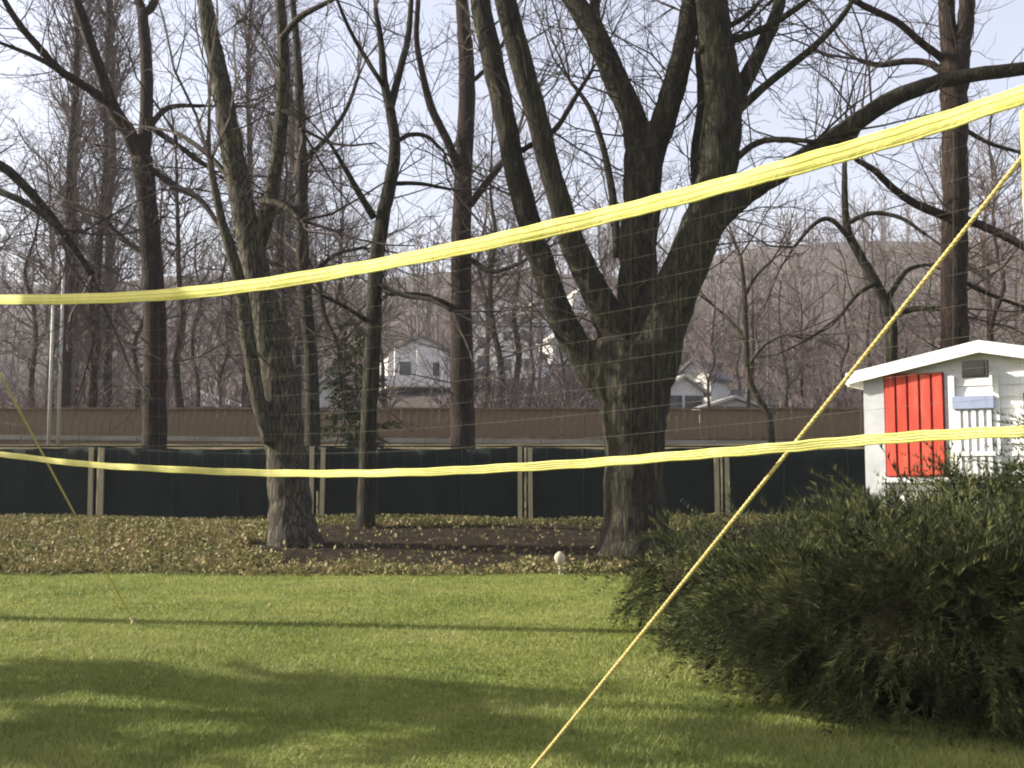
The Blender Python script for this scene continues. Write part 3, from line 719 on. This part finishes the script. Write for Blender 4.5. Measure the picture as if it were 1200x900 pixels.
def place_sprays(mb, var, pos, dirs, scl, rng):
    """pos, dirs: arrays; the spray's +X goes along dirs"""
    n = len(pos); pick = rng.integers(len(var), size=n)
    for k in range(len(var)):
        idx = np.where(pick == k)[0]
        if not len(idx): continue
        v, t = var[k]; d = dirs[idx]; d = d / np.linalg.norm(d, axis=1)[:, None]
        upv = np.array((0, 0, 1.0)) + rng.normal(0, .35, (len(idx), 3))
        y = np.cross(upv, d); y /= np.linalg.norm(y, axis=1)[:, None] + 1e-9; z = np.cross(d, y)
        s = scl[idx][:, None, None]
        w = pos[idx][:, None] + s * (v[None, :, 0:1] * d[:, None] + v[None, :, 1:2] * y[:, None] + v[None, :, 2:3] * z[:, None])
        tt = (t[None] + (np.arange(len(idx)) * len(v))[:, None, None]).reshape(-1, 3)
        mb.add(w.reshape(-1, 3), tt)
def conifer(x, y, height, radius, label, seed, nbr, per, scl, z0=.1, shape=1.0, group=None):
    rng = np.random.default_rng(seed); base = (x, y, gz(x, y))
    root = empty("conifer_tree", base); tag(root, label, "tree", group)
    mb = MB(); zz = np.linspace(-.2, height, 9); mb.tube(np.stack([.04 * np.sin(zz), .04 * np.cos(zz * 1.3), zz], 1), np.linspace(height * .017, .012, 9), 8); mb.build("trunk", BARK, root, True)
    polys, rads, pos, dirs = [], [], [], []
    for i in range(nbr):
        t = (i + rng.random()) / nbr; z = height * (z0 + (1 - z0) * t); L = radius * ((1 - t) ** shape * .95 + .08) * rng.uniform(.75, 1.1); a = rng.random() * 6.28
        d = np.array((math.cos(a), math.sin(a), .12)); pts = np.array([np.array((0, 0, z)) + d * L * s + (0, 0, -.16 * L * s * s) for s in np.linspace(0, 1, 5)])
        polys.append(pts); rads.append(np.linspace(.022, .006, 5))
        for s in rng.random(int(per * (.4 + L / radius))) * .85 + .15:
            q = np.array((0, 0, z)) + d * L * s + (0, 0, -.16 * L * s * s); b = a + rng.uniform(-1.1, 1.1)
            pos.append(q + rng.normal(0, .05, 3)); dirs.append((math.cos(b), math.sin(b), rng.uniform(-.6, .25)))
    m1 = MB(); m1.tubes(polys, rads); m1.build("branches", BARK, root, False, "stuff")
    m2 = MB(); place_sprays(m2, SPR, np.array(pos), np.array(dirs), scl * rng.uniform(.7, 1.3, len(pos)), rng); m2.build("needles", NEEDLE, root, False, "stuff")
    return root
SPR = spray_variants(3)
SPR_L = spray_variants(4, .5, 6, .3, .2, .03)
kx = (416 - 600) / FPX * 33
_s = SPR; SPR = SPR_L
conifer(kx, 33, 4.4, 1.1, "sparse dark conifer behind the green fence between two bare trees", 51, 44, 9, .9, .12, .7)
conifer(-10.4, 7.9, 7.4, 1.7, "unseen evergreen added left of the lawn to shade its near part", 52, 58, 9, 1.2, .1, .4)  # added out of view, its crown shaped to shade the lower lawn
SPR = _s

# ------------------------------------------------------------------ the junipers at the right
JUNI = island_mat("juniper foliage", [(0, (.007, .010, .005)), (.35, (.022, .032, .011)), (.65, (.068, .080, .025)), (.88, (.17, .17, .06)), (1, (.19, .13, .06))], .7, .2, .2, (3.6, .6))
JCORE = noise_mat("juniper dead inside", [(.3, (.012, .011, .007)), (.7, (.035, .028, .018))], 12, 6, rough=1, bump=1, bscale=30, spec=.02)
def bush(label, lobes, n, seed, scl=1.0):
    rng = np.random.default_rng(seed)
    c0 = np.array(lobes[0][0]); base = np.array((c0[0], c0[1], 0.0))
    root = empty("juniper_bush", base); tag(root, label, "bush", None)
    vol = np.array([l[1][0] * l[1][1] + l[1][0] * l[1][2] for l in lobes]); cnt = (n * .55 * vol / vol.sum()).astype(int)
    pos, dirs = [], []
    for (c, r), k in zip(lobes, cnt):
        c = np.array(c) - base; r = np.array(r)
        u = rng.normal(0, 1, (k, 3)); u[:, 2] = np.abs(u[:, 2]) * .9 - .35; u /= np.linalg.norm(u, axis=1)[:, None]
        lump = 1 + .10 * np.sin(u[:, 0] * 7 + u[:, 2] * 5) + .08 * np.sin(u[:, 1] * 11 + u[:, 0] * 4)
        p = c + u * r * (rng.uniform(.70, 1.0, k) * lump)[:, None]
        dr = u * np.array((1, 1, .7)) + rng.normal(0, .38, (k, 3)) + np.array((0, 0, .12)) - np.array((0, 0, .55)) * (u[:, 2:3] < .35)
        p[:, 2] = np.maximum(p[:, 2], .05 + .1 * rng.random(k))
        pos.append(p); dirs.append(dr)
    polys, rads = [], []
    for (c, r), k in zip(lobes, cnt):            # arching boughs that carry clumps of sprays
        c = np.array(c) - base; r = np.array(r)
        for _ in range(int(k / 17)):
            u = rng.normal(0, 1, 3); u[2] = abs(u[2]) * .9 - .25; u = unit(u)
            p0 = c + u * r * .6; ln = rng.uniform(.35, .7) * min(1, .2 + r.min() * .75); dr = unit(u * np.array((1, 1, .8)) + rng.normal(0, .3, 3) + (0, 0, .35))
            tt = np.linspace(0, 1, 5); dn = rng.uniform(.25, .7)
            pts = np.array([p0 + dr * ln * t - np.array((0, 0, dn * ln * t * t)) for t in tt]); pts[:, 2] = np.maximum(pts[:, 2], .04)
            polys.append(pts); rads.append(np.linspace(.012, .003, 5))
            t = rng.uniform(.25, 1, 13); q = p0 + dr * ln * t[:, None]; q[:, 2] -= dn * ln * t * t
            q += rng.normal(0, .035, q.shape); q[:, 2] = np.maximum(q[:, 2], .04)
            dd = dr * .8 + rng.normal(0, .45, q.shape); dd[:, 2] -= .2 + dn * t
            pos.append(q); dirs.append(dd)
    mb = MB(); mb.tubes(polys, rads); mb.build("stems", JCORE, root, False, "stuff")
    pos = np.vstack(pos); dirs = np.vstack(dirs)
    mb = MB(); place_sprays(mb, SPR_J, pos, dirs, scl * rng.uniform(.6, 1.35, len(pos)), rng); mb.build("foliage", JUNI, root, False, "stuff")
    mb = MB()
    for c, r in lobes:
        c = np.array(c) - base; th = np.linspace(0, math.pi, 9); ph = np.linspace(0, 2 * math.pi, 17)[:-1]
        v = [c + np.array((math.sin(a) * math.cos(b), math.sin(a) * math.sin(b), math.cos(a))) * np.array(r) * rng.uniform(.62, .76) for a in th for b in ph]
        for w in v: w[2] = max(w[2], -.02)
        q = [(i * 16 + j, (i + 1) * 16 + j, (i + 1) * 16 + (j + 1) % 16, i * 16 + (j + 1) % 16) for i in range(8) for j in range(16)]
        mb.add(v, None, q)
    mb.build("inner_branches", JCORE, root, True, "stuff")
    return root
SPR_J = spray_variants(8, .36, 9, .8, .075, .0042, 3, (.8, 1.3), (.2, .65))
bush("broad dark juniper bush spreading at the right border of the lawn", [
    ((2.72, 7.0, .36), (1.1, 1.0, .70)), ((2.08, 7.7, .40), (.62, .8, .60)), ((3.6, 6.8, .40), (1.2, 1.0, .74)), ((1.52, 9.7, .40), (.32, .5, .52)),
    ((2.9, 8.0, .55), (1.1, .9, .60)), ((1.92, 8.9, .42), (.48, .7, .48)), ((4.5, 7.0, .45), (1.2, 1.1, .8))], 9000, 61)
bush("taller juniper bush with brownish tips in front of the white hut's wall", [
    ((3.95, 8.6, .75), (.95, .8, .70)), ((4.75, 8.5, .95), (.9, .8, .95)), ((3.1, 9.2, .55), (.8, .6, .60))], 4200, 62)

# ------------------------------------------------------------------ the white hut
PAINT = noise_mat("white paint", [(.24, (.50, .49, .46)), (.36, (.74, .74, .73)), (.7, (.84, .84, .83))], 7, 8, (1, 1, .35), .7, .2, 40)
PAINT_GREY = noise_mat("grey white paint", [(.3, (.36, .38, .40)), (.7, (.50, .51, .53))], 5, 6, rough=.6)
RED = noise_mat("red paint", [(.28, (.36, .04, .028)), (.5, (.50, .065, .04)), (.72, (.60, .11, .07))], 9, 7, (1, 1, .25), .75)
RED_SHADOW = noise_mat("shadowed red paint", [(.3, (.13, .012, .010)), (.7, (.20, .022, .017))], 6, 6, rough=.7)  # shadow between the slats put into the colour of the shutter's backing
BLUE = noise_mat("blue grey paint", [(.3, (.22, .27, .40)), (.7, (.32, .37, .52))], 5, 5, rough=.6)
FELT = noise_mat("roof felt", [(.3, (.12, .12, .12)), (.7, (.22, .21, .20))], 20, 5, rough=.95)
BLACK = noise_mat("black metal", [(.3, (.015, .015, .016)), (.7, (.035, .035, .037))], 20, 3, rough=.45)
HUT_D = 12.0
hx = (1015 - 600) / FPX * HUT_D
ang = math.atan2(-.55, .835)                         # local +X runs right along the front, local -Y is the front's outward side
hut = empty("garden_hut", (hx, HUT_D, 0), ang); tag(hut, "white wooden hut with red slatted shutter behind the juniper", "hut")
W, DEP, EV, RG = 2.40, 2.1, 2.44, 2.685
mb = MB(); mb.box((W / 2, DEP / 2 + .02, EV / 2), (W - .02, DEP - .02, EV)); 
mb.add([(0.01, .03, EV), (W - .01, .03, EV), (W / 2, .03, RG), (0.01, DEP, EV), (W - .01, DEP, EV), (W / 2, DEP, RG)], [(0, 1, 2), (3, 5, 4)], [(0, 2, 5, 3), (1, 4, 5, 2)])
mb.build("wall", PAINT, hut)
def lap(w): 
    b = MB(); b.add([(0, .0, 0), (w, 0, 0), (w, -.028, 0), (0, -.028, 0), (0, .0, .125), (w, 0, .125), (w, -.010, .125), (0, -.010, .125)], None, [(0,1,2,3),(4,7,6,5),(3,2,6,7),(0,4,5,1),(0,3,7,4),(1,5,6,2)])
    me = b.mesh("weatherboard"); me.materials.append(PAINT); return me
me1, me2 = lap(W), lap(DEP)
for i in range(20):
    share("weatherboard", me1, hut, (0, .028, i * .122 + .01))
    share("weatherboard", me2, hut, (0.008, DEP, i * .122 + .01), (0, 0, -math.pi / 2))
    share("weatherboard", me2, hut, (W - .008, .02, i * .122 + .01), (0, 0, math.pi / 2))
mb = MB()
mb.box((.115, -.02, EV / 2), (.25, .03, EV)); mb.build("corner_board", PAINT_GREY, hut, label="grey corner board left of the red shutter")
for u in (.90, 1.33, W - .05):
    mb = MB(); mb.box((u, -.022, EV / 2), (.06, .04, EV - .01)); mb.build("post", PAINT, hut)
# gable fascia and roof
roof = MB()
for s in (-1, 1):
    a = np.array((W / 2 + s * (W / 2 + .14), 0, EV - .03)); b = np.array((W / 2, 0, RG))
    v = [p + np.array((0, y, z)) for z in (.035, .085) for p, y in ((a, -.10), (b, -.10), (b, DEP + .15), (a, DEP + .15))]
    roof.add(v, None, [(0,3,2,1),(4,5,6,7),(0,1,5,4),(1,2,6,5),(2,3,7,6),(3,0,4,7)])
rf = roof.build("roof", FELT, hut)
for s in (-1, 1):
    a = np.array((W / 2 + s * (W / 2 + .17), 0, EV - .03)); b = np.array((W / 2 - s * .0, 0, RG + .004))
    mb = MB(); v = [p + np.array((0, y, z)) for z in (-.03, .095) for p, y in ((a, -.145), (b, -.145), (b, -.105), (a, -.105))]
    mb.add(v, None, [(0,3,2,1),(4,5,6,7),(0,1,5,4),(1,2,6,5),(2,3,7,6),(3,0,4,7)])
    mb.build("fascia_board", PAINT, rf)
    ex = a[0] - s * .02
    mb = MB(); mb.box((ex, DEP / 2 + .025, EV - .005), (.04, DEP + .24, .14)); mb.build("eave_board", PAINT, rf)
# red shutter
sh = MB(); sh.box((.52, -.035, 1.93), (.62, .02, 1.10)); shutter = sh.build("shutter", RED_SHADOW, hut)
for i in range(5):
    mb = MB(); mb.box((.275 + i * .1225, -.050, 1.93 + .006 * (i % 3)), (.098, .020, 1.08 - .02 * (i % 2))); mb.build("slat", RED, shutter)
mb = MB(); mb.box((.52, -.05, 1.345), (.70, .06, .05)); mb.build("sill", PAINT, hut)
# blue topped window with white pickets
wn_ = MB(); wn_.box((1.115, -.025, 1.85), (.36, .03, .70)); win = wn_.build("window", PAINT_GREY, hut)
mb = MB(); mb.box((1.115, -.06, 2.15), (.40, .06, .13)); mb.build("blue_board", BLUE, win)
for i in range(5):
    mb = MB(); mb.box((.965 + i * .075, -.055, 1.70), (.042, .02, .74)); mb.build("picket", PAINT, win)
mb = MB(); mb.box((1.115, -.075, 1.62), (.40, .016, .04)); mb.build("rail", PAINT, win)
w2 = MB(); w2.box((1.66, -.02, 2.10), (.30, .03, .34)); win2 = w2.build("window", PAINT, hut)
mb = MB(); mb.box((1.66, -.04, 2.10), (.14, .012, .26)); mb.build("pane", GLASS_DARK, win2)
fl = MB(); fl.box((1.17, -.19, 2.48), (.24, .11, .18)); fl.box((1.17, -.08, 2.55), (.06, .2, .05)); lamp = fl.build("floodlight", BLACK, hut)
mb = MB(); mb.box((1.17, -.248, 2.475), (.19, .008, .13)); mb.build("lens", BLACK, lamp)

# ------------------------------------------------------------------ small garden light at the lawn's far edge
g = P(656, 668, 15.4); root = empty("garden_light", (g[0], 15.4, gz(g[0], 15.4))); tag(root, "small pale garden light on a short stem at the lawn's far edge", "garden light")
mb = MB(); mb.tube([(0, 0, -.1), (0, 0, .16)], [.014, .014], 8); mb.build("stem", GALV, root, True)
mb = MB(); mb.tube([(0, 0, .14), (0, 0, .17), (0, 0, .24), (0, 0, .29), (0, 0, .325)], [.035, .06, .078, .06, .015], 14); mb.build("lamp_head", LAMPW, root, True)

# ------------------------------------------------------------------ the volleyball net, its poles and guy ropes
def cloth_mat(name, c1, c2, tr):
    m = noise_mat(name, [(.3, c1), (.7, c2)], 14, 5, (1, 1, 1), .75, .25, 60)
    N, L = m.node_tree.nodes, m.node_tree.links; b = N["Principled BSDF"]
    t = N.new("ShaderNodeBsdfTranslucent"); t.inputs[0].default_value = (*c2, 1); ms = N.new("ShaderNodeMixShader"); ms.inputs[0].default_value = tr
    L.new(b.outputs[0], ms.inputs[1]); L.new(t.outputs[0], ms.inputs[2]); L.new(ms.outputs[0], N["Material Output"].inputs[0]); return m
TAPE = cloth_mat("yellow tape", (.68, .64, .17), (.82, .79, .31), .3)
TAPE_PALE = cloth_mat("pale yellow tape", (.70, .67, .24), (.84, .82, .42), .3)
STRING = noise_mat("net string", [(.3, (.10, .095, .07)), (.7, (.20, .19, .14))], 10, 3, rough=.8)
STITCH = noise_mat("tape stitching", [(.3, (.36, .33, .10)), (.7, (.50, .46, .16))], 10, 3, rough=.8)
ROPE = noise_mat("yellow rope", [(.3, (.36, .28, .09)), (.7, (.56, .47, .19))], 40, 4, rough=.6)
POLE = noise_mat("pole steel", [(.3, (.30, .31, .32)), (.7, (.42, .43, .44))], 10, 4, rough=.4)
NA, NB = np.array((1.52, 3.26)), np.array((-3.33, 7.15))
def on_net(px, py):
    u = (px - 600) / FPX     # ray x/y for a point near the horizon line; refined below for the pitch
    v = (450 - py) / FPX; fyy = CP - v * SP; r = u / fyy
    t = (NA[0] - r * NA[1]) / ((NA[0] - NB[0]) + r * (NB[1] - NA[1]))
    d = NA[1] + (NB[1] - NA[1]) * t
    return P(px, py, d)
top_px = [(-35,350.5),(0,351),(100,350),(200,345),(300,334),(400,318),(500,299),(600,278),(700,255),(800,230),(900,203),(1000,175),(1100,144),(1211,107)]
bot_px = [(-35,526),(0,532),(100,544),(200,550),(300,554),(400,555),(500,553),(600,548),(700,542),(800,534),(900,526),(1000,517),(1100,510),(1211,505)]
TOP = smooth_path([on_net(*p) for p in top_px], 6); BOT = smooth_path([on_net(*p) for p in bot_px], 6)
origin = np.array((0, 0, 0.0))
nb_ = (TOP[len(TOP) // 2] + BOT[len(BOT) // 2]) / 2; nb_[2] = 0
net = empty("volleyball_net", nb_); tag(net, "volleyball net with yellow top and bottom tapes stretched across the lawn", "net")
nn = np.array((NB[1] - NA[1], -(NB[0] - NA[0]), 0)); nn /= np.linalg.norm(nn); 
if nn[1] > 0: nn = -nn
def band(path, h, th, name, m, seed):
    rng = np.random.default_rng(seed); n = len(path); s = np.linspace(0, 1, n)
    tw = .18 * np.sin(s * 23 + seed) + .10 * np.sin(s * 57)
    mb = MB(); v = []
    for p, a, i in zip(path, tw, range(n)):
        up = np.array((0, 0, math.cos(a))) + nn * math.sin(a); out = nn * math.cos(a) - np.array((0, 0, math.sin(a)))
        hh = h * (1 + .06 * math.sin(i * 1.1 + seed))
        for a_, b_ in ((-.5, -1), (-.5, 1), (-.17, 1.8), (.17, .7), (.5, 1.2), (.5, -1), (.17, -1.5), (-.17, -.8)):
            v.append(p - nb_ + up * hh * a_ + out * th / 2 * b_)
    q = [(i * 8 + j, i * 8 + (j + 1) % 8, (i + 1) * 8 + (j + 1) % 8, (i + 1) * 8 + j) for i in range(n - 1) for j in range(8)]
    mb.add(v, [(0, 7, 6), (0, 6, 5), (0,5,4),(0,4,3),(0,3,2),(0,2,1)], q); return mb.build(name, m, net, True)
band(TOP, .058, .007, "top_tape", TAPE, 1)
band(BOT, .027, .006, "bottom_tape", TAPE_PALE, 2)
for path, h in ((TOP, .058), (BOT, .027)):      # rolled hems and a line of stitching on each tape
    n = len(path)
    for f, r_, nm, m_ in ((.47, .0055, "hem", TAPE), (-.47, .0055, "hem", TAPE), (.1, .0011, "stitching", STITCH), (-.22, .0011, "stitching", STITCH)):
        w = np.array([(0, 0, f * h + .0015 * math.sin(i * 1.7 + f)) for i in range(n)]); tw = .18 * np.sin(np.linspace(0, 1, n) * 23 + (1 if h > .05 else 2)) + .10 * np.sin(np.linspace(0, 1, n) * 57)
        mb = MB(); mb.tube(path - nb_ + w + nn * (np.sin(tw) * f * h + (.0055 if nm == "stitching" else 0))[:, None], np.full(n, r_), 6); mb.build(nm, m_, net, True)
for e, sg in ((0, 1), (-1, -1)):
    a, b = TOP[e], BOT[e]; mb = MB()
    t = unit(np.array((*(NA - NB), 0))); M = np.stack([t, nn, np.array((0, 0, 1))], 1)
    mb.box((a + b) / 2 - nb_, (.045, .006, a[2] - b[2] - .10), M); mb.build("side_tape", TAPE, net)
mesh_net = MB(); nlen = len(TOP); fine = np.linspace(0, nlen - 1, 150)
Ti = np.stack([np.interp(fine, np.arange(nlen), TOP[:, k]) for k in range(3)], 1); Bi = np.stack([np.interp(fine, np.arange(nlen), BOT[:, k]) for k in range(3)], 1)
polys, rads = [], []
for k in range(1, 10):
    f = k / 10; polys.append(Ti * (1 - f) + Bi * f - nb_ + nn * .001); rads.append(np.full(150, .0006))
cum = np.concatenate([[0], np.cumsum(np.linalg.norm(np.diff(Ti, axis=0), axis=1))])
for s in np.arange(.05, cum[-1], .10):
    i = np.interp(s, cum, np.arange(150)); a = np.array([np.interp(i, np.arange(150), Ti[:, k]) for k in range(3)]); b = np.array([np.interp(i, np.arange(150), Bi[:, k]) for k in range(3)])
    polys.append(np.array([a, (a + b) / 2, b]) - nb_ - nn * .001); rads.append(np.full(3, .0004))
mesh_net.tubes(polys, rads); mesh_net.build("netting", STRING, net, False, "stuff")
def rope(label, a, b, r, sag=.02):
    a, b = np.array(a, float), np.array(b, float); n = int(np.linalg.norm(b - a) / .011); base = np.array((b[0], b[1], 0))
    root = empty("guy_rope", base); tag(root, label, "rope")
    s = np.linspace(0, 1, n); cen = a + (b - a) * s[:, None]; cen[:, 2] -= sag * 4 * s * (1 - s)
    ax = unit(b - a); e1 = unit(np.cross(ax, (0, 0, 1.0))); e2 = np.cross(ax, e1)
    for k in range(3):
        th = s * np.linalg.norm(b - a) / (r * 7.5) * 2 * math.pi + k * 2 * math.pi / 3
        p = cen + r * .52 * (np.cos(th)[:, None] * e1 + np.sin(th)[:, None] * e2) - base
        mb = MB(); mb.tube(p, np.full(n, r * .56), 5, True); mb.build("strand", ROPE, root, True)
    return root
def pole(label, p, h):
    root = empty("net_pole", (p[0], p[1], 0)); tag(root, label, "pole")
    mb = MB(); mb.tube([(0, 0, -.3), (0, 0, h)], [.028, .028], 14); mb.build("shaft", POLE, root, True)
    mb = MB(); mb.tube([(0, 0, h), (0, 0, h + .02), (0, 0, h + .035)], [.034, .034, .012], 14); mb.build("cap", BLACK, root, True)
    mb = MB(); mb.tube([(0, -.03, h - .06), (0, -.06, h - .05), (0, -.06, h - .02)], [.006, .006, .006], 6); mb.build("hook", BLACK, root)
def stake(label, p):
    root = empty("rope_stake", p); tag(root, label, "stake")
    mb = MB(); mb.tube([(0, 0, -.15), (.0, 0.02, .07)], [.012, .016], 8); mb.build("peg", POST, root, True)
    mb = MB(); mb.tube([(-.03, .02, .055), (.03, .02, .055)], [.008, .008], 8); mb.build("crossbar", POST, root, True)
PR = P(1272, 90, 3.155); PL = P(-48, 346, 7.5)
pole("steel net pole at the right end of the net", PR, PR[2] + .03)
pole("steel net pole at the left end of the net", PL, PL[2] + .03)
SR = P(585, 950, 4.68); SL = P(155, 727, 10.5)
SR[2] = .05; SL[2] = .05
rope("yellow twisted guy rope slanting down from the net's right end", PR, SR, .0072, .012)
rope("thin yellow guy rope slanting down at the far left of the lawn", PL, SL, .008, .02)
stake("wooden peg holding the right guy rope to the lawn", (SR[0], SR[1], 0))
stake("small pale peg holding the left guy rope out on the lawn", (SL[0], SL[1], 0))
for a, b, lab in ((TOP[-1], PR, "r"), (TOP[0], PL, "l")):
    pass
m1 = MB(); m1.tube([TOP[-1] - nb_, PR - nb_], [.004, .004], 6); m1.build("tie_cord", ROPE, net)
m1 = MB(); m1.tube([TOP[0] - nb_, PL - nb_], [.004, .004], 6); m1.build("tie_cord", ROPE, net)
for e, pp in ((-1, PR), (0, PL)):
    m1 = MB(); m1.tube([BOT[e] - nb_, np.array((pp[0], pp[1], BOT[e][2])) - nb_], [.004, .004], 6); m1.build("tie_cord", ROPE, net)

# unseen pole added out of view to cast the straight shadow line across the grass
mx_, my_ = -6.9, 11.15
root = empty("shadow_pole", (mx_, my_, 0)); tag(root, "unseen pole added left of the lawn to cast a line of shadow", "pole")
mb = MB(); mb.tube([(0, 0, -.3), (0, 0, 2.5), (0, 0, 6.2)], [.15, .14, .12], 14); mb.build("shaft", BARK_GREY, root, True)
mb = MB(); mb.box((0, 0, 5.8), (.1, 1.5, .11)); mb.build("crossarm", BARK_GREY, root)

# ------------------------------------------------------------------ the winter air between here and the hill
hz = MB(); hz.box((0, 345, 60), (1500, 1150, 126))
hm = bpy.data.materials.new("haze"); hm.use_nodes = True
hn = hm.node_tree; hn.nodes.remove(hn.nodes["Principled BSDF"])
pv = hn.nodes.new("ShaderNodeVolumePrincipled"); pv.inputs["Color"].default_value = (.93, .93, .97, 1); pv.inputs["Density"].default_value = .00045
hn.links.new(pv.outputs[0], hn.nodes["Material Output"].inputs["Volume"])
o = hz.build("haze", hm); o["kind"] = "stuff"
